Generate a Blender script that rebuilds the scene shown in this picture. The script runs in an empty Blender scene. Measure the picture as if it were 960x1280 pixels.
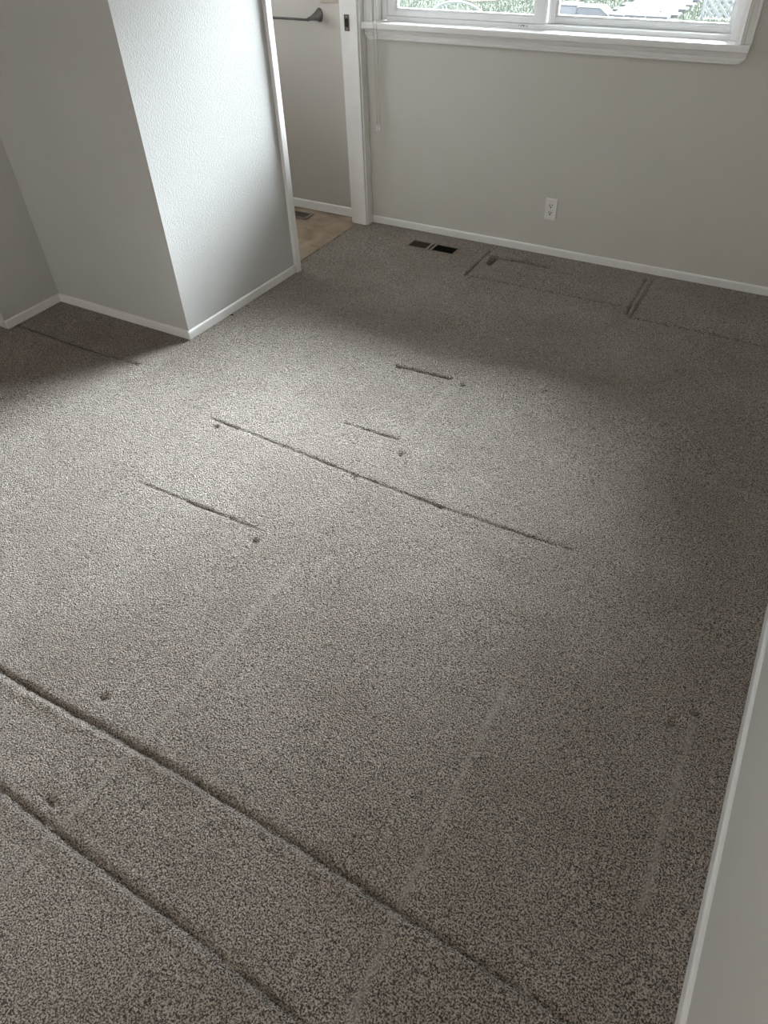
import bpy, bmesh, math, random
import numpy as np
from mathutils import Matrix, Vector

random.seed(7)
rng = np.random.default_rng(7)
SC = bpy.context.scene
COL = SC.collection

# ------------------------------------------------------------------ camera
cam_data = bpy.data.cameras.new('camera')
cam = bpy.data.objects.new('camera', cam_data)
COL.objects.link(cam)
cam_r = (0.8679855575, 0.4956940753, -0.0298069726)
cam_u = (-0.3205868897, 0.6051810200, 0.7286837306)
cam_f = (-0.3792428221, 0.6229312295, -0.6842014069)
cam.matrix_world = Matrix(((cam_r[0], cam_u[0], -cam_f[0], 0.0),
                           (cam_r[1], cam_u[1], -cam_f[1], 0.0),
                           (cam_r[2], cam_u[2], -cam_f[2], 1.75),
                           (0, 0, 0, 1)))
cam_data.sensor_fit = 'HORIZONTAL'
cam_data.sensor_width = 36.0
cam_data.lens = 869.09 / 960.0 * 36.0
cam_data.clip_start = 0.02
cam_data.clip_end = 400
SC.camera = cam

# ------------------------------------------------------------------ world, sun, exposure
SUN_TRAVEL = Vector((-0.34, -1.0, -1.0)).normalized()
world = bpy.data.worlds.new('world')
SC.world = world
world.use_nodes = True
wn = world.node_tree
wn.nodes.clear()
w_out = wn.nodes.new('ShaderNodeOutputWorld')
w_bg = wn.nodes.new('ShaderNodeBackground')
# bright, evenly overcast sky: a touch paler towards the horizon
w_geo = wn.nodes.new('ShaderNodeTexCoord')
w_sep = wn.nodes.new('ShaderNodeSeparateXYZ')
w_ramp = wn.nodes.new('ShaderNodeValToRGB')
w_ramp.color_ramp.elements[0].position = 0.0
w_ramp.color_ramp.elements[0].color = (0.91, 0.95, 1.0, 1)
w_ramp.color_ramp.elements[1].position = 1.0
w_ramp.color_ramp.elements[1].color = (0.86, 0.92, 1.0, 1)
wn.links.new(w_geo.outputs['Generated'], w_sep.inputs[0])
wn.links.new(w_sep.outputs['Z'], w_ramp.inputs['Fac'])
w_bg.inputs['Strength'].default_value = 13.0
wn.links.new(w_ramp.outputs['Color'], w_bg.inputs['Color'])
wn.links.new(w_bg.outputs['Background'], w_out.inputs['Surface'])

sun_data = bpy.data.lights.new('hazy_sun', 'SUN')
sun_data.energy = 74.0
sun_data.angle = math.radians(54)
sun_data.color = (0.87, 0.935, 1.0)
sun = bpy.data.objects.new('hazy_sun', sun_data)
sun.rotation_euler = SUN_TRAVEL.to_track_quat('-Z', 'Y').to_euler()
sun.location = (3, 9, 6)
COL.objects.link(sun)


def portal(name, loc, rot, sx, sy):
    d = bpy.data.lights.new(name, 'AREA')
    d.shape = 'RECTANGLE'
    d.size, d.size_y = sx, sy
    d.cycles.is_portal = True
    o = bpy.data.objects.new(name, d)
    o.location = loc
    o.rotation_euler = rot
    COL.objects.link(o)


portal('portal_front', (-1.42, 4.17, 1.66), (math.radians(-90), 0, 0), 1.95, 1.16)
portal('portal_rear', (-2.0, -3.15, 1.4), (math.radians(90), 0, 0), 0.5, 1.5)
portal('portal_bathroom', (-4.13, 3.375, 1.65), (0, math.radians(-90), 0), 0.9, 0.95)

SC.view_settings.view_transform = 'Standard'
SC.view_settings.look = 'None'
SC.view_settings.gamma = 1.0
SC.view_settings.use_curve_mapping = False
SC.view_settings.exposure = 0.18


# ------------------------------------------------------------------ materials
def new_mat(name):
    m = bpy.data.materials.new(name)
    m.use_nodes = True
    nt = m.node_tree
    b = nt.nodes['Principled BSDF']
    return m, nt, b


def N(nt, t, **kw):
    n = nt.nodes.new(t)
    for k, v in kw.items():
        setattr(n, k, v)
    return n


def simple(name, col, rough=0.5, metal=0.0, var=0.06, scale=30.0, bump=0.0, bscale=200.0, bdist=0.001):
    """one-colour surface with a little procedural variation and relief"""
    m, nt, b = new_mat(name)
    tc = N(nt, 'ShaderNodeTexCoord')
    nz = N(nt, 'ShaderNodeTexNoise')
    nz.inputs['Scale'].default_value = scale
    nz.inputs['Detail'].default_value = 4
    nt.links.new(tc.outputs['Object'], nz.inputs['Vector'])
    rp = N(nt, 'ShaderNodeValToRGB')
    rp.color_ramp.elements[0].position = 0.3
    rp.color_ramp.elements[1].position = 0.7
    rp.color_ramp.elements[0].color = tuple(c * (1 - var) for c in col) + (1,)
    rp.color_ramp.elements[1].color = tuple(min(1, c * (1 + var)) for c in col) + (1,)
    nt.links.new(nz.outputs['Fac'], rp.inputs['Fac'])
    nt.links.new(rp.outputs['Color'], b.inputs['Base Color'])
    b.inputs['Roughness'].default_value = rough
    b.inputs['Metallic'].default_value = metal
    if bump:
        n2 = N(nt, 'ShaderNodeTexNoise')
        n2.inputs['Scale'].default_value = bscale
        n2.inputs['Detail'].default_value = 3
        nt.links.new(tc.outputs['Object'], n2.inputs['Vector'])
        bp = N(nt, 'ShaderNodeBump')
        bp.inputs['Strength'].default_value = bump
        bp.inputs['Distance'].default_value = bdist
        nt.links.new(n2.outputs['Fac'], bp.inputs['Height'])
        nt.links.new(bp.outputs['Normal'], b.inputs['Normal'])
    return m


def carpet_mat():
    m, nt, b = new_mat('carpet')
    tc = N(nt, 'ShaderNodeTexCoord')
    # tuft speckle
    n1 = N(nt, 'ShaderNodeTexNoise')
    n1.inputs['Scale'].default_value = 250
    n1.inputs['Detail'].default_value = 2
    n1.inputs['Roughness'].default_value = 0.6
    nt.links.new(tc.outputs['Object'], n1.inputs['Vector'])
    r1 = N(nt, 'ShaderNodeValToRGB')
    r1.color_ramp.elements[0].position = 0.41
    r1.color_ramp.elements[0].color = (0.040, 0.031, 0.024, 1)
    r1.color_ramp.elements[1].position = 0.60
    r1.color_ramp.elements[1].color = (0.59, 0.508, 0.435, 1)
    nt.links.new(n1.outputs['Fac'], r1.inputs['Fac'])
    # soiling: broad, soft patches
    n2 = N(nt, 'ShaderNodeTexNoise')
    n2.inputs['Scale'].default_value = 2.6
    n2.inputs['Detail'].default_value = 6
    n2.inputs['Roughness'].default_value = 0.6
    nt.links.new(tc.outputs['Object'], n2.inputs['Vector'])
    r2 = N(nt, 'ShaderNodeValToRGB')
    r2.color_ramp.elements[0].position = 0.32
    r2.color_ramp.elements[0].color = (0.80, 0.77, 0.735, 1)
    r2.color_ramp.elements[1].position = 0.62
    r2.color_ramp.elements[1].color = (1, 1, 1, 1)
    nt.links.new(n2.outputs['Fac'], r2.inputs['Fac'])
    mx = N(nt, 'ShaderNodeMix', data_type='RGBA', blend_type='MULTIPLY')
    mx.inputs['Factor'].default_value = 1.0
    nt.links.new(r1.outputs['Color'], mx.inputs['A'])
    nt.links.new(r2.outputs['Color'], mx.inputs['B'])
    # pile crushed flat in narrow lines shows paler fibre
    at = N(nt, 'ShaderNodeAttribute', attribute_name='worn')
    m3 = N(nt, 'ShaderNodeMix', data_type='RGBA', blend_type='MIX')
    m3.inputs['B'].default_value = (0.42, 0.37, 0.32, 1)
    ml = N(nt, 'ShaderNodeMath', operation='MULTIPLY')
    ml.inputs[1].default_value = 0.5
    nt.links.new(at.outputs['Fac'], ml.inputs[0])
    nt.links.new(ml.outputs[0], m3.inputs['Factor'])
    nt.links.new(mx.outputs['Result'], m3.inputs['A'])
    a2 = N(nt, 'ShaderNodeAttribute', attribute_name='dent_shade')  # painted shade: darkens the base colour inside dents and dimples
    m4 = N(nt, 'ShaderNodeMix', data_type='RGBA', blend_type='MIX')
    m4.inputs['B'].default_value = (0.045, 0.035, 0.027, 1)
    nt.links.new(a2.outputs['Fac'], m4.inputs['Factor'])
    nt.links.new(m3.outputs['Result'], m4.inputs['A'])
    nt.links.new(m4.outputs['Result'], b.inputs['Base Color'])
    b.inputs['Roughness'].default_value = 0.8
    b.inputs['Specular IOR Level'].default_value = 0.15
    b.inputs['Sheen Weight'].default_value = 0.22
    b.inputs['Sheen Roughness'].default_value = 0.6
    # tuft relief
    vo = N(nt, 'ShaderNodeTexVoronoi')
    vo.inputs['Scale'].default_value = 190
    nt.links.new(tc.outputs['Object'], vo.inputs['Vector'])
    mth = N(nt, 'ShaderNodeMath', operation='SUBTRACT')
    nt.links.new(n1.outputs['Fac'], mth.inputs[0])
    nt.links.new(vo.outputs['Distance'], mth.inputs[1])
    bp = N(nt, 'ShaderNodeBump')
    bp.inputs['Strength'].default_value = 1.0
    bp.inputs['Distance'].default_value = 0.006
    nt.links.new(mth.outputs[0], bp.inputs['Height'])
    nt.links.new(bp.outputs['Normal'], b.inputs['Normal'])
    return m


def vinyl_mat():
    m, nt, b = new_mat('bathroom_vinyl')
    tc = N(nt, 'ShaderNodeTexCoord')
    n1 = N(nt, 'ShaderNodeTexNoise')
    n1.inputs['Scale'].default_value = 9
    n1.inputs['Detail'].default_value = 6
    n1.inputs['Distortion'].default_value = 0.6
    nt.links.new(tc.outputs['Object'], n1.inputs['Vector'])
    r = N(nt, 'ShaderNodeValToRGB')
    r.color_ramp.elements[0].position = 0.3
    r.color_ramp.elements[0].color = (0.22, 0.16, 0.11, 1)
    r.color_ramp.elements[1].position = 0.7
    r.color_ramp.elements[1].color = (0.40, 0.315, 0.235, 1)
    nt.links.new(n1.outputs['Fac'], r.inputs['Fac'])
    nt.links.new(r.outputs['Color'], b.inputs['Base Color'])
    b.inputs['Roughness'].default_value = 0.45
    return m


def glass_mat():
    m, nt, b = new_mat('window_glass')
    out = nt.nodes['Material Output']
    nt.nodes.remove(b)
    tr = N(nt, 'ShaderNodeBsdfTransparent')
    tr.inputs['Color'].default_value = (0.93, 0.95, 0.95, 1)
    gl = N(nt, 'ShaderNodeBsdfGlossy')
    gl.inputs['Roughness'].default_value = 0.02
    fr = N(nt, 'ShaderNodeFresnel')
    fr.inputs['IOR'].default_value = 1.45
    mx = N(nt, 'ShaderNodeMixShader')
    nt.links.new(fr.outputs[0], mx.inputs[0])
    nt.links.new(tr.outputs[0], mx.inputs[1])
    nt.links.new(gl.outputs[0], mx.inputs[2])
    # thin film of dust on the pane
    df = N(nt, 'ShaderNodeBsdfTranslucent')
    df.inputs['Color'].default_value = (0.9, 0.92, 0.95, 1)
    nz = N(nt, 'ShaderNodeTexNoise')
    nz.inputs['Scale'].default_value = 14
    mp = N(nt, 'ShaderNodeMapRange')
    mp.inputs['To Min'].default_value = 0.002
    mp.inputs['To Max'].default_value = 0.006
    nt.links.new(nz.outputs['Fac'], mp.inputs['Value'])
    m2 = N(nt, 'ShaderNodeMixShader')
    nt.links.new(mp.outputs['Result'], m2.inputs[0])
    nt.links.new(mx.outputs[0], m2.inputs[1])
    nt.links.new(df.outputs[0], m2.inputs[2])
    nt.links.new(m2.outputs[0], out.inputs['Surface'])
    return m


M = {}
M['wall'] = simple('painted_wall', (0.60, 0.575, 0.525), 0.75, var=0.015, scale=3, bump=0.35, bscale=170, bdist=0.0012)
M['rear_wall'] = simple('off_white_wall', (0.60, 0.575, 0.53), 0.75, var=0.015, scale=3, bump=0.3, bscale=170)
M['textured_wall'] = simple('orange_peel_wall', (0.56, 0.55, 0.53), 0.6, var=0.02, scale=3, bump=0.8, bscale=150, bdist=0.0025)
M['bath_wall'] = simple('bathroom_wall_paint', (0.49, 0.455, 0.41), 0.6, var=0.015, scale=3, bump=0.15, bscale=150)
M['ceiling'] = simple('ceiling_paint', (0.84, 0.83, 0.80), 0.85, var=0.02, scale=4, bump=0.5, bscale=120, bdist=0.002)
M['trim'] = simple('white_trim_paint', (0.82, 0.80, 0.78), 0.4, var=0.02, scale=12, bump=0.06, bscale=60)
M['vinyl_frame'] = simple('white_vinyl_frame', (0.86, 0.86, 0.86), 0.35, var=0.02, scale=15)
M['carpet'] = carpet_mat()
M['vinyl_floor'] = vinyl_mat()
M['glass'] = glass_mat()
M['plate'] = simple('white_plastic_plate', (0.78, 0.76, 0.72), 0.35, var=0.01)
M['beige_plate'] = simple('beige_plastic_plate', (0.42, 0.37, 0.30), 0.4, var=0.01)
M['slot'] = simple('dark_slot', (0.012, 0.011, 0.010), 0.8, var=0.1)
M['vent_beige'] = simple('vent_beige_enamel', (0.26, 0.22, 0.17), 0.45, var=0.05)
M['vent_dark'] = simple('vent_dark_metal', (0.03, 0.028, 0.026), 0.5, metal=0.3, var=0.15)
M['vent_brown'] = simple('vent_brown_enamel', (0.16, 0.13, 0.11), 0.45, var=0.08)
M['duct'] = simple('duct_dark', (0.01, 0.01, 0.01), 0.9)
M['chrome'] = simple('brushed_nickel', (0.17, 0.165, 0.16), 0.32, metal=1.0, var=0.04)
M['brass'] = simple('aged_strike_metal', (0.16, 0.13, 0.11), 0.4, metal=0.8, var=0.2, scale=90)
M['screw'] = simple('screw_metal', (0.38, 0.36, 0.33), 0.35, metal=1.0)
M['cord'] = simple('blind_cord', (0.40, 0.38, 0.34), 0.8)
M['tassel'] = simple('blind_tassel', (0.74, 0.72, 0.68), 0.4)
M['blind'] = simple('blind_slat', (0.76, 0.75, 0.72), 0.4)
M['strip'] = simple('transition_strip_metal', (0.12, 0.10, 0.08), 0.5, metal=0.4)
M['print'] = simple('black_print', (0.03, 0.03, 0.035), 0.6)
M['soil'] = simple('soil', (0.035, 0.045, 0.02), 0.95, var=0.25, scale=6)
M['dirt'] = simple('dry_sand', (0.05, 0.043, 0.026), 0.95, var=0.1, scale=8)
M['grass'] = simple('grass_blades', (0.030, 0.038, 0.020), 0.7, var=0.35, scale=1.4)
M['paver'] = simple('concrete_paver', (0.024, 0.0235, 0.026), 0.9, var=0.18, scale=14, bump=0.4, bscale=40)
M['white_out'] = simple('outdoor_white_paint', (0.085, 0.088, 0.092), 0.5, var=0.04)
M['white_plastic'] = simple('white_plastic_bin', (0.075, 0.078, 0.09), 0.4, var=0.12, scale=18)
M['grey_plastic'] = simple('grey_plastic_sheet', (0.05, 0.052, 0.062), 0.4, var=0.1, scale=10)
M['roof'] = simple('roof_shingle', (0.12, 0.11, 0.10), 0.9)
M['siding'] = simple('outdoor_siding', (0.55, 0.53, 0.50), 0.8)
M['chip'] = simple('dark_chip', (0.05, 0.04, 0.03), 0.8)
M['lint'] = simple('white_lint', (0.9, 0.9, 0.9), 0.9)


# ------------------------------------------------------------------ mesh helpers
def link(o, parent=None):
    COL.objects.link(o)
    if parent is not None:
        o.parent = parent
    return o


def obj(name, bm, mat, parent=None, smooth=False):
    me = bpy.data.meshes.new(name)
    bmesh.ops.recalc_face_normals(bm, faces=bm.faces)
    bm.to_mesh(me)
    bm.free()
    me.materials.append(mat)
    if smooth:
        for p in me.polygons:
            p.use_smooth = True
    return link(bpy.data.objects.new(name, me), parent)


def empty(name, loc=(0, 0, 0), parent=None):
    o = bpy.data.objects.new(name, None)
    o.location = loc
    o.empty_display_size = 0.05
    return link(o, parent)


def tag(o, label=None, cat=None, group=None, kind=None):
    if label:
        o['label'] = label
    if cat:
        o['category'] = cat
    if group:
        o['group'] = group
    if kind:
        o['kind'] = kind
    return o


def struct(o, label=None):
    return tag(o, label, None, None, 'structure')


def box(bm, x0, x1, y0, y1, z0, z1, bevel=0.0, seg=2):
    vs = [bm.verts.new((x, y, z)) for z in (z0, z1) for y in (y0, y1) for x in (x0, x1)]
    fs = [(0, 2, 3, 1), (4, 5, 7, 6), (0, 1, 5, 4), (2, 6, 7, 3), (0, 4, 6, 2), (1, 3, 7, 5)]
    faces = [bm.faces.new([vs[i] for i in f]) for f in fs]
    if bevel:
        ed = list({e for f in faces for e in f.edges})
        bmesh.ops.bevel(bm, geom=ed, offset=bevel, segments=seg, affect='EDGES', profile=0.5)
    return bm


def bx(*a, **k):
    return box(bmesh.new(), *a, **k)


def prism(bm, poly, z0, z1):
    """vertical prism over a footprint polygon"""
    lo = [bm.verts.new((x, y, z0)) for x, y in poly]
    hi = [bm.verts.new((x, y, z1)) for x, y in poly]
    n = len(poly)
    bm.faces.new(lo[::-1])
    bm.faces.new(hi)
    for i in range(n):
        bm.faces.new((lo[i], lo[(i + 1) % n], hi[(i + 1) % n], hi[i]))
    return bm


def sweep(bm, profile, p0, p1, up=(0, 0, 1), cap=True):
    """straight extrusion of a profile [(out, up)] from p0 to p1; 'out' is to the right of travel"""
    p0, p1, up = Vector(p0), Vector(p1), Vector(up)
    d = (p1 - p0).normalized()
    out = d.cross(up).normalized()
    a = [bm.verts.new(p0 + out * u + up * v) for u, v in profile]
    b = [bm.verts.new(p1 + out * u + up * v) for u, v in profile]
    n = len(profile)
    for i in range(n):
        bm.faces.new((a[i], a[(i + 1) % n], b[(i + 1) % n], b[i]))
    if cap:
        bm.faces.new(a[::-1])
        bm.faces.new(b)
    return bm


def tube(bm, pts, r, seg=8, closed=False):
    pts = [Vector(p) for p in pts]
    n = len(pts)
    rs = r if isinstance(r, (list, tuple)) else [r] * n
    rings = []
    for i, p in enumerate(pts):
        if closed:
            t = pts[(i + 1) % n] - pts[i - 1]
        else:
            t = pts[min(i + 1, n - 1)] - pts[max(i - 1, 0)]
        t.normalize()
        ref = Vector((0, 0, 1)) if abs(t.z) < 0.9 else Vector((1, 0, 0))
        a = t.cross(ref).normalized()
        b = t.cross(a)
        rings.append([bm.verts.new(p + (a * math.cos(2 * math.pi * k / seg) + b * math.sin(2 * math.pi * k / seg)) * rs[i])
                      for k in range(seg)])
    m = n if closed else n - 1
    for i in range(m):
        A, B = rings[i], rings[(i + 1) % n]
        for k in range(seg):
            bm.faces.new((A[k], A[(k + 1) % seg], B[(k + 1) % seg], B[k]))
    if not closed:
        bm.faces.new(rings[0][::-1])
        bm.faces.new(rings[-1])
    return bm


# ------------------------------------------------------------------ floor: carpet with furniture dents
DENTS = [
    ('g', [(-1.92, 1.756), (-1.551, 1.744), (-1.19, 1.725), (-0.768, 1.715), (-0.284, 1.73)]),
    ('g', [(-1.899, 1.293), (-1.635, 1.296), (-1.328, 1.299)]),
    ('g', [(-1.405, 1.996), (-1.138, 2.002)]),
    ('f', [(-1.422, 2.5), (-1.148, 2.515)]),
    ('c', [(-1.75, 0.44), (-1.329, 0.45), (-1.047, 0.461), (-0.67, 0.462), (-0.32, 0.455), (-0.077, 0.45), (0.25, 0.443)]),
    ('c', [(-1.45, 0.203), (-1.099, 0.19), (-0.688, 0.186), (-0.25, 0.172)]),
    ('r', [(-1.107, 1.313), (-1.099, 0.869), (-1.103, 0.443), (-1.114, 0.216), (-1.122, 0.03)]),
    ('r', [(-0.294, 1.129), (-0.29, 0.778), (-0.284, 0.504), (-0.27, 0.233)]),
    ('r', [(0.198, 1.295), (0.197, 0.977), (0.196, 0.718)]),
    ('r', [(-0.165, 2.318), (0.044, 2.315), (0.241, 2.307)]),
    ('r', [(-1.107, 2.43), (-1.12, 2.0)]),
    ('f', [(-1.549, 3.911), (-1.544, 3.542)]),
    ('s', [(-1.544, 3.542), (-1.074, 3.547), (-0.616, 3.555)]),
    ('d', [(-1.481, 3.741), (-1.482, 3.84)]),
    ('d', [(-1.482, 3.84), (-1.325, 3.853), (-1.161, 3.847)]),
    ('f', [(-0.616, 3.925), (-0.605, 3.482)]),
    ('f', [(-0.578, 3.966), (-0.575, 3.449)]),
    ('s', [(-0.547, 3.453), (-0.253, 3.462), (0.3, 3.440)]),
    ('f', [(-3.42, 1.948), (-3.0, 1.94), (-2.55, 1.941)]),
]
#        depth (m, + is down)  half width
KIND = {'g': (0.0075, 0.0066), 'c': (0.012, 0.0105), 'f': (0.013, 0.009), 'd': (0.026, 0.016), 'r': (-0.003, 0.009), 's': (0.012, 0.008)}
SHADE = {'d': 0.75, 'f': 0.36, 's': 0.4, 'g': 0.06, 'c': 0.12}      # shade of the dents, painted into the pile colour
DIMPLES = [(-1.303, 1.248), (-1.172, 1.708), (-1.081, 1.918), (-1.074, 2.493), (0.065, 1.908), (0.199, 1.29),
           (0.152, 1.228), (-1.191, 0.237), (-1.303, 0.526), (-1.873, 1.721), (-0.727, 2.605)]
VENT = (-2.052, -1.722, 3.745, 3.857)


def seg_dist(X, Y, a, b):
    ax, ay = a
    dx, dy = b[0] - ax, b[1] - ay
    L2 = dx * dx + dy * dy
    t = np.clip(((X - ax) * dx + (Y - ay) * dy) / L2, 0, 1)
    px, py = ax + t * dx, ay + t * dy
    return np.hypot(X - px, Y - py), t


def smooth_noise(shape, k):
    a = rng.normal(size=(shape[0] // k + 3, shape[1] // k + 3))
    yi = np.arange(shape[0]) / k
    xi = np.arange(shape[1]) / k
    y0, x0 = yi.astype(int), xi.astype(int)
    fy, fx = (yi - y0)[:, None], (xi - x0)[None, :]
    fy, fx = fy * fy * (3 - 2 * fy), fx * fx * (3 - 2 * fx)
    A = a[np.ix_(y0, x0)]
    B = a[np.ix_(y0, x0 + 1)]
    Cc = a[np.ix_(y0 + 1, x0)]
    D = a[np.ix_(y0 + 1, x0 + 1)]
    return (A * (1 - fx) + B * fx) * (1 - fy) + (Cc * (1 - fx) + D * fx) * fy


def build_carpet():
    st = 0.005
    xs = np.arange(-3.45, 0.336, st)
    ys = np.arange(-0.21, 4.006, st)
    X, Y = np.meshgrid(xs, ys)
    Z = np.zeros_like(X)
    worn = np.zeros_like(X)
    dent_shade = np.zeros_like(X)
    # individual tufts, then soft unevenness of the backing
    Z += rng.normal(size=X.shape) * 0.0009
    Z += smooth_noise(X.shape, 3) * 0.0007
    Z += smooth_noise(X.shape, 12) * 0.0006
    Z += smooth_noise(X.shape, 60) * 0.0009
    wob = smooth_noise(X.shape, 4) * 0.0022
    for kind, pts in DENTS:
        depth, hw = KIND[kind]
        g = np.zeros_like(X)
        x0, x1 = min(p[0] for p in pts) - 0.08, max(p[0] for p in pts) + 0.08
        y0, y1 = min(p[1] for p in pts) - 0.08, max(p[1] for p in pts) + 0.08
        ix = np.where((xs > x0) & (xs < x1))[0]
        iy = np.where((ys > y0) & (ys < y1))[0]
        sl = np.ix_(iy, ix)
        xx, yy, ww = X[sl], Y[sl], wob[sl]
        best = np.full(xx.shape, 9.0)
        for a, b in zip(pts[:-1], pts[1:]):
            d, t = seg_dist(xx, yy, a, b)
            best = np.minimum(best, d)
        prof = np.exp(-(np.abs(best + ww) / hw) ** 2)
        uneven = 0.9 + 0.18 * np.clip(smooth_noise(X.shape, 25)[sl], -1.2, 1.2)
        dz = -depth * prof * uneven
        if kind in ('c',):
            # the pile swells on the near side of a crease
            sgn = np.zeros_like(xx)
            for a, b in zip(pts[:-1], pts[1:]):
                d, t = seg_dist(xx, yy, a, b)
                s = np.sign((b[0] - a[0]) * (yy - a[1]) - (b[1] - a[1]) * (xx - a[0]))
                sgn = np.where(d <= best + 1e-9, s, sgn)
            dz += 0.004 * np.exp(-((best - 0.024) / 0.013) ** 2) * (sgn < 0) * uneven
        Z[sl] += dz
        if kind in SHADE:
            dent_shade[sl] = np.maximum(dent_shade[sl], SHADE[kind] * prof * np.clip(uneven, 0, 1))
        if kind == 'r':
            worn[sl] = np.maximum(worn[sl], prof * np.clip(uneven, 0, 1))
    for dx, dy in DIMPLES:
        r = np.hypot(X - dx, (Y - dy) * 1.2)
        Z -= 0.014 * np.exp(-(r / 0.015) ** 2)
        dent_shade = np.maximum(dent_shade, 0.2 * np.exp(-(r / 0.014) ** 2))  # dimple shade goes into the colour as well
    ny, nx = X.shape
    idx = np.arange(nx * ny).reshape(ny, nx)
    cx = (X[:-1, :-1] + st / 2)
    cy = (Y[:-1, :-1] + st / 2)
    keep = np.where(cy > 2.255, cx > -2.508, np.where(cy > 1.88, cx > -3.44, True))
    keep &= ~((cx > VENT[0] + 0.012) & (cx < VENT[1] - 0.012) & (cy > VENT[2] + 0.010) & (cy < VENT[3] - 0.010))
    q = np.stack([idx[:-1, :-1], idx[:-1, 1:], idx[1:, 1:], idx[1:, :-1]], -1)[keep]
    V = np.stack([X.ravel(), Y.ravel(), Z.ravel()], -1)
    used = np.zeros(len(V), bool)
    used[q.ravel()] = True
    remap = np.cumsum(used) - 1
    V = V[used]
    wv = worn.ravel()[used]
    sv = dent_shade.ravel()[used]
    q = remap[q]
    # the unseen rest of the floor as three plain strips
    ex = [(-5.05, 0.336, -3.05, -0.21), (-5.05, -3.45, -0.21, 4.0)]
    extra, eq = [], []
    for a, b, c, d in ex:
        k = len(V) + len(extra)
        extra += [(a, c, 0), (b, c, 0), (b, d, 0), (a, d, 0)]
        eq.append((k, k + 1, k + 2, k + 3))
    V = np.concatenate([V, np.array(extra)])
    q = np.concatenate([q, np.array(eq)])
    me = bpy.data.meshes.new('floor')
    me.vertices.add(len(V))
    me.vertices.foreach_set('co', V.astype(np.float32).ravel())
    me.loops.add(len(q) * 4)
    me.loops.foreach_set('vertex_index', q.astype(np.int32).ravel())
    me.polygons.add(len(q))
    me.polygons.foreach_set('loop_start', np.arange(0, len(q) * 4, 4, dtype=np.int32))
    me.polygons.foreach_set('use_smooth', np.ones(len(q), bool))
    me.update(calc_edges=True)
    me.validate()
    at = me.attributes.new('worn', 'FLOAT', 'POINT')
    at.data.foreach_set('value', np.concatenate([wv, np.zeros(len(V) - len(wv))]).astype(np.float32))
    at = me.attributes.new('dent_shade', 'FLOAT', 'POINT')
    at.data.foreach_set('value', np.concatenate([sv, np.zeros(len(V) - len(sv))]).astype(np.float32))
    me.materials.append(M['carpet'])
    o = bpy.data.objects.new('floor', me)
    struct(link(o), 'worn grey-beige cut-pile carpet with furniture dents')
    return o


build_carpet()
struct(obj('floor_bathroom', bx(-4.1, -2.509, 2.3, 4.03, -0.05, -0.003), M['vinyl_floor']), 'mottled tan vinyl bathroom floor beyond the doorway')
struct(obj('floor_slab', bx(-5.1, 0.5, -3.1, 4.15, -0.4, -0.12), M['duct']), 'sub-floor under the carpet')
struct(obj('trim_1', bx(-2.5135, -2.5045, 3.15, 3.945, -0.01, 0.0005), M['strip']), 'thin dark transition strip between carpet and vinyl')

# ------------------------------------------------------------------ walls
H = 2.44
WY = 4.005                       # room face of the window wall
WX0, WX1, WZ0, WZ1 = -2.372, -0.472, 1.085, 2.22   # window opening
RX = 0.322                       # room face of the right wall

bm = bmesh.new()
box(bm, -2.49, WX0, WY, WY + 0.14, -0.1, H)
box(bm, WX1, RX + 0.12, WY, WY + 0.14, -0.1, H)
box(bm, WX0, WX1, WY, WY + 0.14, -0.1, WZ0)
box(bm, WX0, WX1, WY, WY + 0.14, WZ1, H)
struct(obj('wall_window', bm, M['wall']), 'greige painted wall below and around the window')
struct(obj('wall_bathroom', bx(-4.1, -2.491, 4.02, 4.145, -0.1, H), M['bath_wall']), 'beige painted bathroom wall seen through the doorway')
struct(obj('wall_right', bx(RX, RX + 0.12, -3.1, WY - 0.001, -0.1, H), M['wall']), 'greige painted wall along the right side')

bm = bmesh.new()                 # partition, L-shaped footprint
prism(bm, [(-2.479, 2.250), (-2.449, 3.165), (-2.560, 3.165), (-2.560, 2.37), (-3.97, 2.37), (-3.97, 2.250)], -0.1, H)
struct(obj('wall_partition', bm, M['textured_wall']), 'textured partition wall with one bright and one shaded face')
struct(obj('wall_left', bx(-3.55, -3.430, 1.890, 2.249, -0.1, H), M['textured_wall']), 'short wall closing the dark nook on the left')
struct(obj('wall_header', bx(-2.560, -2.452, 3.166, 4.004, 2.06, H), M['textured_wall']))
bm = bmesh.new()                 # bathroom side wall; unseen opening added to light the carpet by the doorway
box(bm, -4.1, -3.98, 2.371, 2.9, -0.1, H)
box(bm, -4.1, -3.98, 3.85, 4.019, -0.1, H)
box(bm, -4.1, -3.98, 2.9, 3.85, -0.1, 1.2)
box(bm, -4.1, -3.98, 2.9, 3.85, 2.1, H)
struct(obj('wall_bathroom_side', bm, M['bath_wall']))
struct(obj('wall_hall', bx(-5.1, -3.98, 2.25, 2.37, -0.1, H), M['rear_wall']))
struct(obj('wall_far_left', bx(-5.2, -5.05, -3.1, 2.25, -0.1, H), M['rear_wall']))
bm = bmesh.new()                 # wall behind the camera; unseen opening added there for fill daylight
box(bm, -5.2, -2.25, -3.16, -3.0, -0.1, H)
box(bm, -1.75, RX + 0.12, -3.16, -3.0, -0.1, H)
box(bm, -2.25, -1.75, -3.16, -3.0, -0.1, 0.65)
box(bm, -2.25, -1.75, -3.16, -3.0, 2.15, H)
struct(obj('wall_rear', bm, M['rear_wall']))
struct(obj('ceiling', bx(-5.2, RX + 0.12, -3.16, 4.15, H, H + 0.08), M['ceiling']))
struct(obj('roof', bx(-5.7, RX + 0.8, -3.7, 4.25, H + 0.1, H + 0.22), M['roof']))


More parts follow.
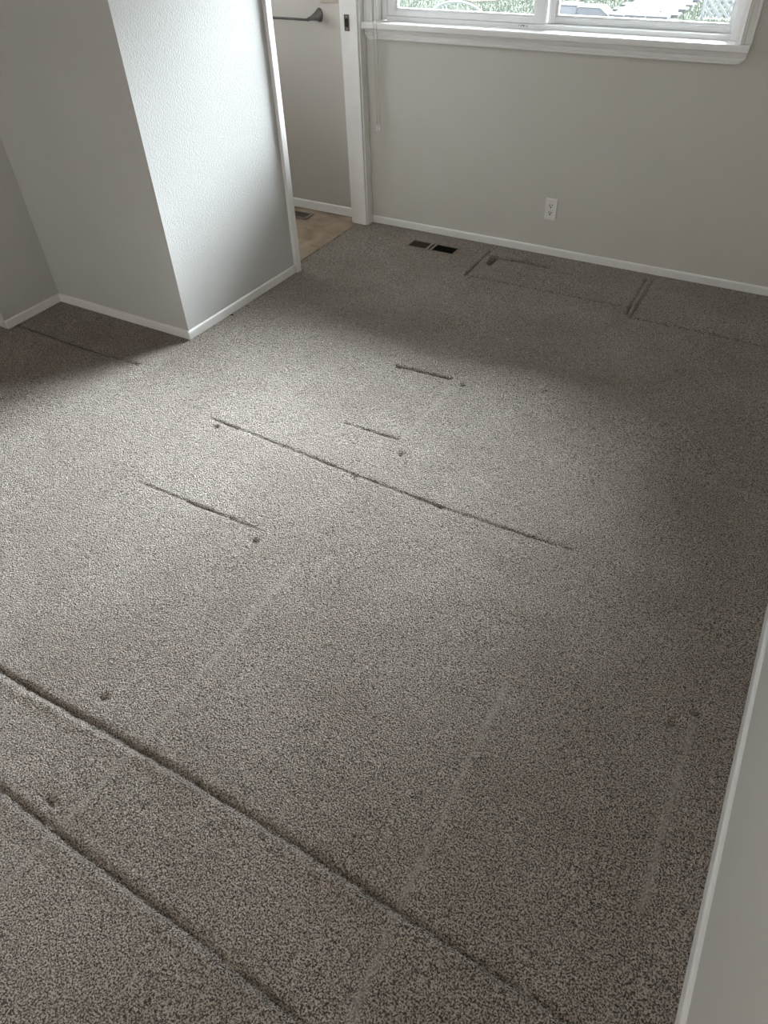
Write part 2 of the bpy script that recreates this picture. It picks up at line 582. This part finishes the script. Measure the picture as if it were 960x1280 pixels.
# ------------------------------------------------------------------ baseboards
def baseboard(name, p0, p1, label, h=0.046, t=0.011):
    """room side is to the right of travel p0 -> p1"""
    prof = [(-0.001, 0.002), (t, 0.002), (t, h - 0.006), (t - 0.003, h - 0.001), (t - 0.006, h), (-0.001, h)]
    bm = sweep(bmesh.new(), prof, (p0[0], p0[1], 0), (p1[0], p1[1], 0))
    struct(obj(name, bm, M['trim']), label)


baseboard('baseboard_window', (-2.428, WY), (RX - 0.012, WY), 'white baseboard along the window wall', h=0.044)
baseboard('baseboard_right', (RX, WY - 0.0), (RX, -3.0), 'white baseboard along the right wall', h=0.052)
baseboard('baseboard_partition', (-2.4795, 2.2385), (-2.4505, 3.128), 'brightly lit white baseboard on the partition')
baseboard('baseboard_nook', (-3.418, 2.250), (-2.4795, 2.250), 'shaded white baseboard at the back of the nook')
baseboard('baseboard_left', (-3.430, 1.890), (-3.430, 2.250), 'short white baseboard on the nook side wall')
baseboard('baseboard_bathroom', (-3.98, 4.02), (-2.552, 4.02), 'white baseboard on the bathroom wall', h=0.058)

# ------------------------------------------------------------------ doorway
door = struct(empty('door_1', (-2.49, 3.93, 0)), 'pocket doorway to the bathroom with white jambs')


def part(name, bm, mat, parent, smooth=False):
    """mesh written in world coordinates, parented to an empty that only has a location"""
    o = obj(name, bm, mat, parent, smooth)
    base = parent
    off = Vector((0, 0, 0))
    while base is not None:
        off += base.location
        base = base.parent
    o.data.transform(Matrix.Translation(-off))
    return o


jamb = part('jamb', bx(-2.548, -2.4385, 3.930, 4.019, 0.0, 2.06, bevel=0.0015), M['trim'], door)
part('casing', bx(-2.4375, -2.428, 3.942, 4.004, 0.0, 2.10, bevel=0.002), M['trim'], door)
part('jamb', bx(-2.560, -2.4445, 3.1655, 3.173, 0.0, 2.06), M['trim'], door)
part('casing', bx(-2.452, -2.430, 3.130, 3.1725, 0.0, 2.10, bevel=0.003), M['trim'], door)
part('head_jamb', bx(-2.556, -2.4445, 3.1735, 3.9295, 2.045, 2.0595), M['trim'], door)
sp = empty('strike_plate', (-2.5035, 3.93, 1.097))
sp.parent = door
sp.location = Vector((-2.5035, 3.93, 1.097)) - door.location
bm = bmesh.new()
box(bm, -2.5195, -2.4875, 3.9275, 3.9299, 1.116, 1.135, bevel=0.0006)
box(bm, -2.5195, -2.4875, 3.9275, 3.9299, 1.059, 1.078, bevel=0.0006)
box(bm, -2.5195, -2.5145, 3.9275, 3.9299, 1.078, 1.116)
box(bm, -2.4925, -2.4875, 3.9275, 3.9299, 1.078, 1.116)
plate = part('plate', bm, M['brass'], sp)
part('latch_hole', bx(-2.5145, -2.4925, 3.9285, 3.9299, 1.078, 1.116), M['slot'], sp)
for z in (1.1255, 1.0685):
    part('screw', tube(bmesh.new(), [(-2.5035, 3.9281, z), (-2.5035, 3.9266, z)], [0.0055, 0.004], 10), M['screw'], sp)

# ------------------------------------------------------------------ window
win = struct(empty('window_1', (-1.42, WY, 1.10)), 'white sliding window with painted stool, apron and side casings')
# stool (inner sill board)
STZ = 1.10
bm = bmesh.new()
prof = [(-0.048, -0.030), (0.047, -0.030), (0.051, -0.025), (0.051, -0.006), (0.047, 0.0), (-0.048, 0.0)]
sweep(bm, prof, (-2.427, WY, STZ), (-0.421, WY, STZ))
part('stool', bm, M['trim'], win)
# apron with clipped lower corners and two long grooves
bm = bmesh.new()
prof = [(0.0, 0.0), (0.020, 0.0), (0.020, -0.016), (0.016, -0.019), (0.016, -0.024), (0.020, -0.027), (0.020, -0.040),
        (0.017, -0.042), (0.017, -0.046), (0.020, -0.048), (0.020, -0.058), (0.014, -0.063), (0.0, -0.063)]
a = [bm.verts.new((-2.425 + max(0, (-v - 0.038) * 0.9), WY - u, 1.0695 + v * 0.80)) for u, v in prof]
b = [bm.verts.new((-0.428 - max(0, (-v - 0.030)) * 0.95, WY - u, 1.0695 + v * 0.80)) for u, v in prof]
for i in range(len(prof)):
    j = (i + 1) % len(prof)
    bm.faces.new((a[i], a[j], b[j], b[i]))
bm.faces.new(a[::-1])
bm.faces.new(b)
part('apron', bm, M['trim'], win)
# side casings: small moulded profile, swept upwards
cp = [(0, 0), (0, 0.022), (0.006, 0.026), (0.012, 0.022), (0.018, 0.022), (0.022, 0.018), (0.040, 0.015), (0.045, 0.019), (0.052, 0.019), (0.052, 0)]


def casing(x_inner, sgn):
    bm = bmesh.new()
    lo = [bm.verts.new((x_inner + sgn * u, WY - v, STZ + 0.0005)) for u, v in cp]
    hi = [bm.verts.new((x_inner + sgn * u, WY - v, 2.2720)) for u, v in cp]
    for i in range(len(cp)):
        j = (i + 1) % len(cp)
        bm.faces.new((lo[i], lo[j], hi[j], hi[i]))
    bm.faces.new(lo)
    bm.faces.new(hi[::-1])
    part('side_casing', bm, M['trim'], win)


casing(-2.374, -1)
casing(-0.472, 1)
part('head_casing', bx(-2.374, -0.472, WY - 0.02, WY - 0.0005, 2.2200, 2.2720, bevel=0.003), M['trim'], win)
# painted wooden returns lining the opening
part('jamb_lining', bx(-2.3715, -2.352, WY - 0.004, WY + 0.135, STZ, 2.2190), M['trim'], win)
part('jamb_lining', bx(-0.490, -0.4725, WY - 0.004, WY + 0.135, STZ, 2.2190), M['trim'], win)
part('head_lining', bx(-2.352, -0.490, WY - 0.004, WY + 0.135, 2.2000, 2.2190), M['trim'], win)
# vinyl outer frame
FY0, FY1 = 4.056, 4.136
bm = bmesh.new()
box(bm, -2.3515, -2.318, FY0, FY1, STZ, 2.1990, bevel=0.002)
box(bm, -0.526, -0.4905, FY0, FY1, STZ, 2.1990, bevel=0.002)
box(bm, -2.318, -0.526, FY0, FY1, STZ - 0.004, STZ + 0.020, bevel=0.002)
box(bm, -2.318, -0.526, FY0, FY1, 2.1650, 2.1990, bevel=0.002)
part('frame', bm, M['vinyl_frame'], win)


def sash(name, x0, x1, y0, y1, z0, z1, wl, wr, wb):
    s = empty(name)
    s.parent = win
    s.location = Vector(((x0 + x1) / 2, y0, z0)) - win.location
    part('stile', bx(x0, x0 + wl, y0, y1, z0, z1, bevel=0.0025), M['vinyl_frame'], s)
    part('stile', bx(x1 - wr, x1, y0, y1, z0, z1, bevel=0.0025), M['vinyl_frame'], s)
    part('rail', bx(x0 + wl, x1 - wr, y0, y1, z0, z0 + wb, bevel=0.0025), M['vinyl_frame'], s)
    part('rail', bx(x0 + wl, x1 - wr, y0, y1, z1 - 0.04, z1, bevel=0.0025), M['vinyl_frame'], s)
    # glazing bead, stepped back
    b0, b1 = y0 + 0.010, y1 - 0.006
    w = 0.014
    bm = bmesh.new()
    box(bm, x0 + wl, x0 + wl + w, b0, b1, z0 + wb, z1 - 0.04)
    box(bm, x1 - wr - w, x1 - wr, b0, b1, z0 + wb, z1 - 0.04)
    box(bm, x0 + wl + w, x1 - wr - w, b0, b1, z0 + wb, z0 + wb + w * 0.7)
    box(bm, x0 + wl + w, x1 - wr - w, b0, b1, z1 - 0.04 - w, z1 - 0.04)
    part('glazing_bead', bm, M['vinyl_frame'], s)
    ym = (y0 + y1) / 2
    part('pane', bx(x0 + wl + 0.004, x1 - wr - 0.004, ym - 0.002, ym + 0.002, z0 + wb + 0.003, z1 - 0.043), M['glass'], s)
    return s


s1 = sash('sliding_sash', -2.3175, -1.412, 4.060, 4.092, STZ + 0.0205, 2.1645, 0.045, 0.05, 0.026)
s2 = sash('fixed_sash', -1.420, -0.5265, 4.097, 4.129, STZ + 0.0205, 2.1645, 0.045, 0.012, 0.026)
# faint maker's stamp on the lower rail: flat print
bm = bmesh.new()
for (dx, w, z0_, z1_) in ((0.0, 0.004, 0.006, 0.010), (0.011, 0.003, 0.003, 0.010), (0.016, 0.006, 0.006, 0.010),
                          (0.024, 0.006, 0.003, 0.010), (0.034, 0.002, 0.005, 0.009), (0.043, 0.003, 0.001, 0.010)):
    box(bm, -1.545 + dx, -1.545 + dx + w, 4.0554, 4.0559, STZ + 0.004 + z0_, STZ + 0.004 + z1_)
part('stamp_print', bm, M['print'], win)

# ------------------------------------------------------------------ blind, fully raised, with its pull cords
bl = empty('window_blind', (-1.42, 3.95, 1.95))
tag(bl, 'raised white window blind with two pull cords hanging past the sill', 'blind')
part('headrail', bx(-2.36, -0.50, 3.948, 3.978, 2.2400, 2.2750, bevel=0.003), M['blind'], bl)
for k in range(10):
    part('slat', bx(-2.35, -0.51, 3.950, 3.976, 2.2320 - k * 0.0035, 2.2340 - k * 0.0035), M['blind'], bl)
part('bottom_rail', bx(-2.35, -0.51, 3.950, 3.976, 2.1800, 2.1940, bevel=0.003), M['blind'], bl)
for x0, x1, zb in ((-2.352, -2.336, 0.600), (-2.329, -2.316, 0.604)):
    pts = []
    for i in range(25):
        t = i / 24
        pts.append((x0 + (x1 - x0) * t + 0.0015 * math.sin(9 * t + x0 * 40), 3.940 + 0.001 * math.sin(7 * t), 2.2400 + (zb - 2.2400) * t))
    c = part('cord', tube(bmesh.new(), pts, 0.0016, 6), M['cord'], bl, True)
    e = pts[-1]
    part('tassel', tube(bmesh.new(), [(e[0], e[1], e[2] + 0.004), (e[0], e[1], e[2] - 0.002), (e[0], e[1], e[2] - 0.016), (e[0], e[1], e[2] - 0.026), (e[0], e[1], e[2] - 0.029)],
                        [0.0025, 0.004, 0.0055, 0.0075, 0.006], 12), M['tassel'], c, True)

# ------------------------------------------------------------------ wall outlet
OX, OZ = -1.2365, 0.2605
ot = empty('electrical_outlet', (OX, WY, OZ))
tag(ot, 'white duplex electrical outlet on the wall under the window', 'outlet')
bm = bx(OX - 0.0345, OX + 0.0345, WY - 0.0065, WY + 0.001, OZ - 0.0585, OZ + 0.0585, bevel=0.003)
part('cover_plate', bm, M['plate'], ot)
for s in (1, -1):
    zc = OZ + s * 0.0197
    pts = []
    for i in range(28):
        a = 2 * math.pi * i / 28
        pts.append((OX + 0.0172 * math.cos(a), max(-0.0140, min(0.0140, 0.0172 * math.sin(a)))))
    bm = bmesh.new()
    f = [bm.verts.new((x, WY - 0.0082, zc + z)) for x, z in pts]
    k = [bm.verts.new((x, WY - 0.0060, zc + z)) for x, z in pts]
    bm.faces.new(f)
    for i in range(28):
        j = (i + 1) % 28
        bm.faces.new((f[i], f[j], k[j], k[i]))
    r = part('receptacle', bm, M['plate'], ot)
    part('slot', bx(OX - 0.0086, OX - 0.0046, WY - 0.0086, WY - 0.0080, zc - 0.001, zc + 0.0085), M['slot'], r)
    part('slot', bx(OX + 0.0046, OX + 0.0086, WY - 0.0086, WY - 0.0080, zc + 0.0005, zc + 0.0085), M['slot'], r)
    part('ground_hole', tube(bmesh.new(), [(OX, WY - 0.0079, zc - 0.0075), (OX, WY - 0.0086, zc - 0.0075)], 0.0040, 10), M['slot'], r)
    # shadow gap round the receptacle
    bm = bmesh.new()
    tube(bm, [(OX + x * 1.06, WY - 0.0064, zc + z * 1.06) for x, z in pts], 0.0010, 4, closed=True)
    part('gap', bm, M['slot'], r)
part('screw', tube(bmesh.new(), [(OX, WY - 0.006, OZ), (OX, WY - 0.0078, OZ)], [0.0035, 0.0028], 10), M['plate'], ot)


# ------------------------------------------------------------------ floor registers
def register(name, label, x0, x1, y0, y1, zt, fw, halves, frame_mat, slat_mats, tilt):
    """frame + louvre blades; halves = [(xa, xb, blades)]"""
    v = empty(name, ((x0 + x1) / 2, (y0 + y1) / 2, zt))
    tag(v, label, 'floor vent', 'floor vents')
    ya, yb = y0 + fw, y1 - fw
    bm = bmesh.new()
    box(bm, x0, x1, y0, ya, zt - 0.004, zt, bevel=0.0012)
    box(bm, x0, x1, yb, y1, zt - 0.004, zt, bevel=0.0012)
    edges = [x0] + [e for h in halves for e in h[:2]] + [x1]
    for i in range(0, len(edges), 2):
        box(bm, edges[i], edges[i + 1], ya, yb, zt - 0.004, zt)
    part('frame', bm, frame_mat, v)
    bm = bmesh.new()
    d = 0.09
    box(bm, x0 + fw * .5, x1 - fw * .5, ya - 0.003, ya, zt - d, zt - 0.004)
    box(bm, x0 + fw * .5, x1 - fw * .5, yb, yb + 0.003, zt - d, zt - 0.004)
    box(bm, x0 + fw * .5, x0 + fw * .5 + 0.003, ya, yb, zt - d, zt - 0.004)
    box(bm, x1 - fw * .5 - 0.003, x1 - fw * .5, ya, yb, zt - d, zt - 0.004)
    box(bm, x0 + fw * .5, x1 - fw * .5, ya, yb, zt - d - 0.003, zt - d)
    part('duct', bm, M['duct'], v)
    for (xa, xb, n), sm, tl in zip(halves, slat_mats, tilt):
        for i in range(n):
            xc = xa + (xb - xa) * (i + 0.5) / n
            bm = bmesh.new()
            w, dep = 0.0007, 0.0015 if sm is M['vent_beige'] else 0.014
            dx = dep * tl
            vs = [(xc - w, zt - 0.001), (xc + w, zt - 0.001), (xc + w + dx, zt - 0.001 - dep), (xc - w + dx, zt - 0.001 - dep)]
            a_ = [bm.verts.new((x, ya, z)) for x, z in vs]
            b_ = [bm.verts.new((x, yb, z)) for x, z in vs]
            for q in range(4):
                bm.faces.new((a_[q], a_[(q + 1) % 4], b_[(q + 1) % 4], b_[q]))
            bm.faces.new(a_[::-1])
            bm.faces.new(b_)
            part('louvre', bm, sm, v)
    return v


register('floor_vent', 'beige floor vent with dark louvres set in the carpet by the window wall',
         VENT[0], VENT[1], VENT[2], VENT[3], 0.004, 0.010,
         [(-2.036, -1.912, 9), (-1.899, -1.886, 1), (-1.874, -1.731, 11)], M['vent_beige'], [M['vent_beige'], M['vent_dark'], M['vent_dark']], [0.35, -0.3, -0.9])
bv = register('floor_vent', 'brown floor vent in the vinyl bathroom floor',
              -3.16, -2.862, 3.842, 3.95, 0.002, 0.017, [(-3.14, -2.886, 22)], M['vent_brown'], [M['vent_dark']], [-0.7])
for k in range(4):
    y = 3.866 + k * 0.0165
    part('crossbar', bx(-3.14, -2.886, y, y + 0.002, -0.004, 0.0008), M['vent_brown'], bv)

# ------------------------------------------------------------------ bathroom: towel bar and switch plate
tb = empty('towel_bar', (-3.0, 3.94, 1.10))
tag(tb, 'brushed metal towel bar with flared end bracket on bathroom wall', 'towel bar')
BY = 4.02


def bracket(xw, xt):
    bm = bmesh.new()
    # flared bracket: broad half-round plate on the wall, tapering to the bar
    n = 16
    rings = []
    for t, sc in ((0.0, 1.0), (0.06, 1.0), (0.35, 0.62), (0.7, 0.34), (1.0, 0.26)):
        c = Vector((xw, BY - 0.0005, 1.112)).lerp(Vector((xt, 3.935, 1.0985)), t)
        ring = []
        for i in range(n):
            a = 2 * math.pi * i / n
            ring.append(bm.verts.new((c.x + 0.022 * sc * math.cos(a), c.y, c.z + 0.034 * sc * math.sin(a))))
        rings.append(ring)
    for A, B in zip(rings[:-1], rings[1:]):
        for i in range(n):
            bm.faces.new((A[i], A[(i + 1) % n], B[(i + 1) % n], B[i]))
    bm.faces.new(rings[0])
    bm.faces.new(rings[-1][::-1])
    part('bracket', bm, M['chrome'], tb, True)


bracket(-2.742, -2.772)
bracket(-3.418, -3.388)
part('bar', tube(bmesh.new(), [(-3.392, 3.934, 1.0985), (-2.768, 3.934, 1.0985)], 0.0065, 12), M['chrome'], tb, True)

sw = empty('switch_plate', (-2.672, BY, 1.225))
tag(sw, 'beige wall plate above the towel bar beside the door jamb', 'switch plate')
part('cover_plate', bx(-2.731, -2.614, BY - 0.006, BY - 0.0002, 1.169, 1.283, bevel=0.002), M['beige_plate'], sw)
for x in (-2.695, -2.649):
    part('toggle', bx(x - 0.005, x + 0.005, BY - 0.015, BY - 0.006, 1.214, 1.236, bevel=0.001), M['beige_plate'], sw)

# ------------------------------------------------------------------ unseen lamp, added as warm fill for the shaded walls
def bulb(parent, loc, watts, col, r):
    d = bpy.data.lights.new('fill_light', 'POINT')
    d.energy = watts
    d.color = col
    d.shadow_soft_size = r
    o = bpy.data.objects.new('fill_light', d)
    o.location = loc
    link(o, parent)


fx, fy = -0.8, -2.5
fl = empty('fill_lamp', (fx, fy, 0))
tag(fl, 'added fill lamp, unseen behind the viewer', 'fill lamp')
part('base', tube(bmesh.new(), [(fx, fy, 0.002), (fx, fy, 0.02), (fx, fy, 0.03)], [0.14, 0.14, 0.02], 24), M['chrome'], fl)
part('pole', tube(bmesh.new(), [(fx, fy, 0.03), (fx, fy, 1.05)], 0.011, 10), M['chrome'], fl, True)
bulb(fl, (0, 0, 1.28), 24, (1.0, 0.85, 0.68), 0.18)

# ------------------------------------------------------------------ debris on the carpet
bm = bmesh.new()
vs = [bm.verts.new(p) for p in ((-2.456, 2.530, 0.005), (-2.432, 2.541, 0.004), (-2.441, 2.553, 0.006), (-2.446, 2.540, 0.010))]
for f in ((0, 1, 2), (0, 3, 1), (1, 3, 2), (2, 3, 0)):
    bm.faces.new([vs[i] for i in f])
tag(obj('carpet_scrap', bm, M['chip']), 'tiny dark scrap lying beside the partition baseboard', 'debris')
tag(obj('lint_speck', bx(-1.714, -1.704, 1.738, 1.745, 0.000, 0.005, bevel=0.001), M['lint']), 'tiny white lint speck on the carpet by a furniture dent', 'debris')

# ------------------------------------------------------------------ outdoors
GZ = -0.40
struct(obj('ground', bx(-40, 30, 4.2, 60, GZ - 0.2, GZ - 0.02), M['soil']), 'grassy back yard ground outside the window')
bm = bmesh.new()
poly = []
for i in range(20):
    a = 2 * math.pi * i / 20
    rr = 1 + 0.15 * math.sin(3 * a)
    poly.append((-7.0 + 1.0 * rr * math.cos(a), 17.4 + 1.45 * rr * math.sin(a)))
prism(bm, poly, GZ - 0.03, GZ + 0.03)
struct(obj('ground_bare_patch', bm, M['dirt']), 'bare pale sandy patch in the lawn')

# lawn blades over the part of the yard that the window shows
nb = 60000
px = rng.uniform(-9.5, -0.8, nb)
py = rng.uniform(12.8, 20.0, nb)
ok = ~(((px + 7.0) / 1.0) ** 2 + ((py - 17.4) / 1.4) ** 2 < 1)
ok &= ~((px > -4.12) & (px < -2.92) & (py > 14.9))
ok &= ~((px > -5.02) & (px < -3.98) & (py > 14.88) & (py < 15.4))
ok &= ~((px > -2.6) & (px < -1.4) & (py > 15.2) & (py < 15.5))
px, py = px[ok], py[ok]
nb = len(px)
ang = rng.uniform(0, 2 * np.pi, nb)
h = rng.uniform(0.03, 0.075, nb)
w = 0.010
lx, ly = rng.normal(size=nb) * 0.025, rng.normal(size=nb) * 0.025
V = np.empty((nb, 3, 3), np.float32)
V[:, 0] = np.stack([px - w * np.cos(ang), py - w * np.sin(ang), np.full(nb, GZ - 0.021)], -1)
V[:, 1] = np.stack([px + w * np.cos(ang), py + w * np.sin(ang), np.full(nb, GZ - 0.021)], -1)
V[:, 2] = np.stack([px + lx, py + ly, GZ - 0.02 + h], -1)
me = bpy.data.meshes.new('lawn_grass')
me.from_pydata(V.reshape(-1, 3).tolist(), [], np.arange(nb * 3).reshape(-1, 3).tolist())
me.materials.append(M['grass'])
tag(link(bpy.data.objects.new('lawn_grass', me)), 'short green lawn grass outside the window', 'grass', kind='stuff')

# concrete paver path
pp = struct(empty('paver_path', (-3.52, 16.2, GZ)), 'path of pale concrete pavers outside the right window pane')
pp['category'] = 'path'
base = bx(-0.18, 0.18, -0.135, 0.135, -0.02, 0.035, bevel=0.008, seg=1)
first = None
for r in range(9):
    for c in range(3):
        if first is None:
            first = obj('paver', base, M['paver'], pp)
            o = first
        else:
            o = first.copy()
            link(o, pp)
        o.location = (-0.38 + c * 0.38 + (0.06 if r % 2 else -0.06), -1.1 + r * 0.29, random.uniform(-0.004, 0.006))
        o.rotation_euler = (0, 0, random.uniform(-0.03, 0.03))

# white lattice panel
lt = empty('lattice_panel', (-2.0, 15.35, GZ))
tag(lt, 'white diagonal lattice panel standing outside the window', 'lattice')
LX0, LX1, LZ0, LZ1 = -2.50, -1.50, GZ + 0.0, GZ + 0.30
for sgn in (1, -1):
    k = -0.40
    while k < 1.10:
        # strip along direction (1, sgn), clipped to the panel
        x_a, x_b = LX0 + k, LX0 + k + (LZ1 - LZ0)
        if sgn > 0:
            p, q = (x_a, LZ0), (x_b, LZ1)
        else:
            p, q = (x_b, LZ0), (x_a, LZ1)
        t0, t1 = 0.0, 1.0
        dx = q[0] - p[0]
        ta, tb_ = (LX0 - p[0]) / dx, (LX1 - p[0]) / dx
        t0, t1 = max(t0, min(ta, tb_)), min(t1, max(ta, tb_))
        if t1 - t0 > 0.05:
            P = (p[0] + dx * t0, p[1] + (q[1] - p[1]) * t0)
            Q = (p[0] + dx * t1, p[1] + (q[1] - p[1]) * t1)
            yb = 15.35 + (0.006 if sgn > 0 else -0.006)
            bm = bmesh.new()
            d = Vector((Q[0] - P[0], 0, Q[1] - P[1])).normalized()
            nrm = Vector((-d.z, 0, d.x)) * 0.018
            pts = [Vector((P[0], 0, P[1])) - nrm, Vector((Q[0], 0, Q[1])) - nrm, Vector((Q[0], 0, Q[1])) + nrm, Vector((P[0], 0, P[1])) + nrm]
            A = [bm.verts.new((v.x, yb - 0.005, v.z)) for v in pts]
            B = [bm.verts.new((v.x, yb + 0.005, v.z)) for v in pts]
            bm.faces.new(A)
            bm.faces.new(B[::-1])
            for i in range(4):
                bm.faces.new((A[i], A[(i + 1) % 4], B[(i + 1) % 4], B[i]))
            part('slat', bm, M['white_out'], lt)
        k += 0.125
part('top_rail', bx(LX0 - 0.03, LX1 + 0.03, 15.325, 15.375, LZ1 - 0.01, LZ1 + 0.09, bevel=0.004), M['white_out'], lt)
part('post', bx(LX0 - 0.05, LX0 - 0.01, 15.33, 15.37, GZ - 0.02, LZ1 + 0.02), M['white_out'], lt)
part('post', bx(LX1 + 0.01, LX1 + 0.05, 15.33, 15.37, GZ - 0.02, LZ1 + 0.02), M['white_out'], lt)

# garden bench with a low arched back
ch = empty('garden_bench', (-4.44, 9.5, GZ))
tag(ch, 'white metal garden bench with low arched back on the lawn', 'garden bench')
cx, cy, top = -4.44, 9.5, 0.455
R, RH = 0.46, 0.30
arc = [(cx + R * math.cos(math.pi * i / 24), cy, top - RH + RH * math.sin(math.pi * i / 24)) for i in range(25)]
part('back_arch', tube(bmesh.new(), [(cx + R, cy, GZ - 0.02)] + arc + [(cx - R, cy, GZ - 0.02)], 0.014, 8), M['white_out'], ch, True)
for i in (-2, -1, 0, 1, 2):
    a = math.pi / 2 - i * 0.36
    part('spoke', tube(bmesh.new(), [(cx + 0.04 * i, cy, 0.10), (cx + R * math.cos(a), cy, top - RH + RH * math.sin(a))], 0.006, 6), M['white_out'], ch, True)
part('back_rail', tube(bmesh.new(), [(cx - R, cy, 0.09), (cx + R, cy, 0.09)], 0.012, 8), M['white_out'], ch, True)
part('seat', bx(cx - R, cx + R, cy - 0.45, cy + 0.01, GZ + 0.40, GZ + 0.43, bevel=0.008), M['white_out'], ch)
for sx in (-1, 1):
    part('leg', tube(bmesh.new(), [(cx + sx * (R - 0.02), cy - 0.42, GZ + 0.40), (cx + sx * R, cy - 0.44, GZ - 0.02)], 0.014, 8), M['white_out'], ch, True)

# white storage bin and grey trough by the lawn
sb = empty('storage_bin', (-4.79, 15.15, GZ))
tag(sb, 'white plastic storage bin on the lawn beside the window mullion', 'bin')
part('body', bx(-4.94, -4.64, 15.0, 15.3, GZ - 0.02, GZ + 0.12, bevel=0.02), M['white_plastic'], sb)
part('lid', bx(-4.96, -4.62, 14.98, 15.32, GZ + 0.12, GZ + 0.145, bevel=0.008), M['white_plastic'], sb)
tr = empty('garden_trough', (-4.35, 15.15, GZ))
tag(tr, 'grey trough with white rim and sloping end beside the white bin', 'trough')
bm = bmesh.new()
pf = [(-4.60, GZ - 0.02), (-4.02, GZ - 0.02), (-4.20, GZ + 0.12), (-4.60, GZ + 0.12)]
A = [bm.verts.new((x, 14.95, z)) for x, z in pf]
B = [bm.verts.new((x, 15.35, z)) for x, z in pf]
bm.faces.new(A)
bm.faces.new(B[::-1])
for i in range(4):
    bm.faces.new((A[i], A[(i + 1) % 4], B[(i + 1) % 4], B[i]))
part('body', bm, M['grey_plastic'], tr)
part('rim', tube(bmesh.new(), [(-4.60, 14.945, GZ + 0.12), (-4.20, 14.945, GZ + 0.12), (-4.02, 14.945, GZ)], 0.012, 6), M['white_out'], tr, True)
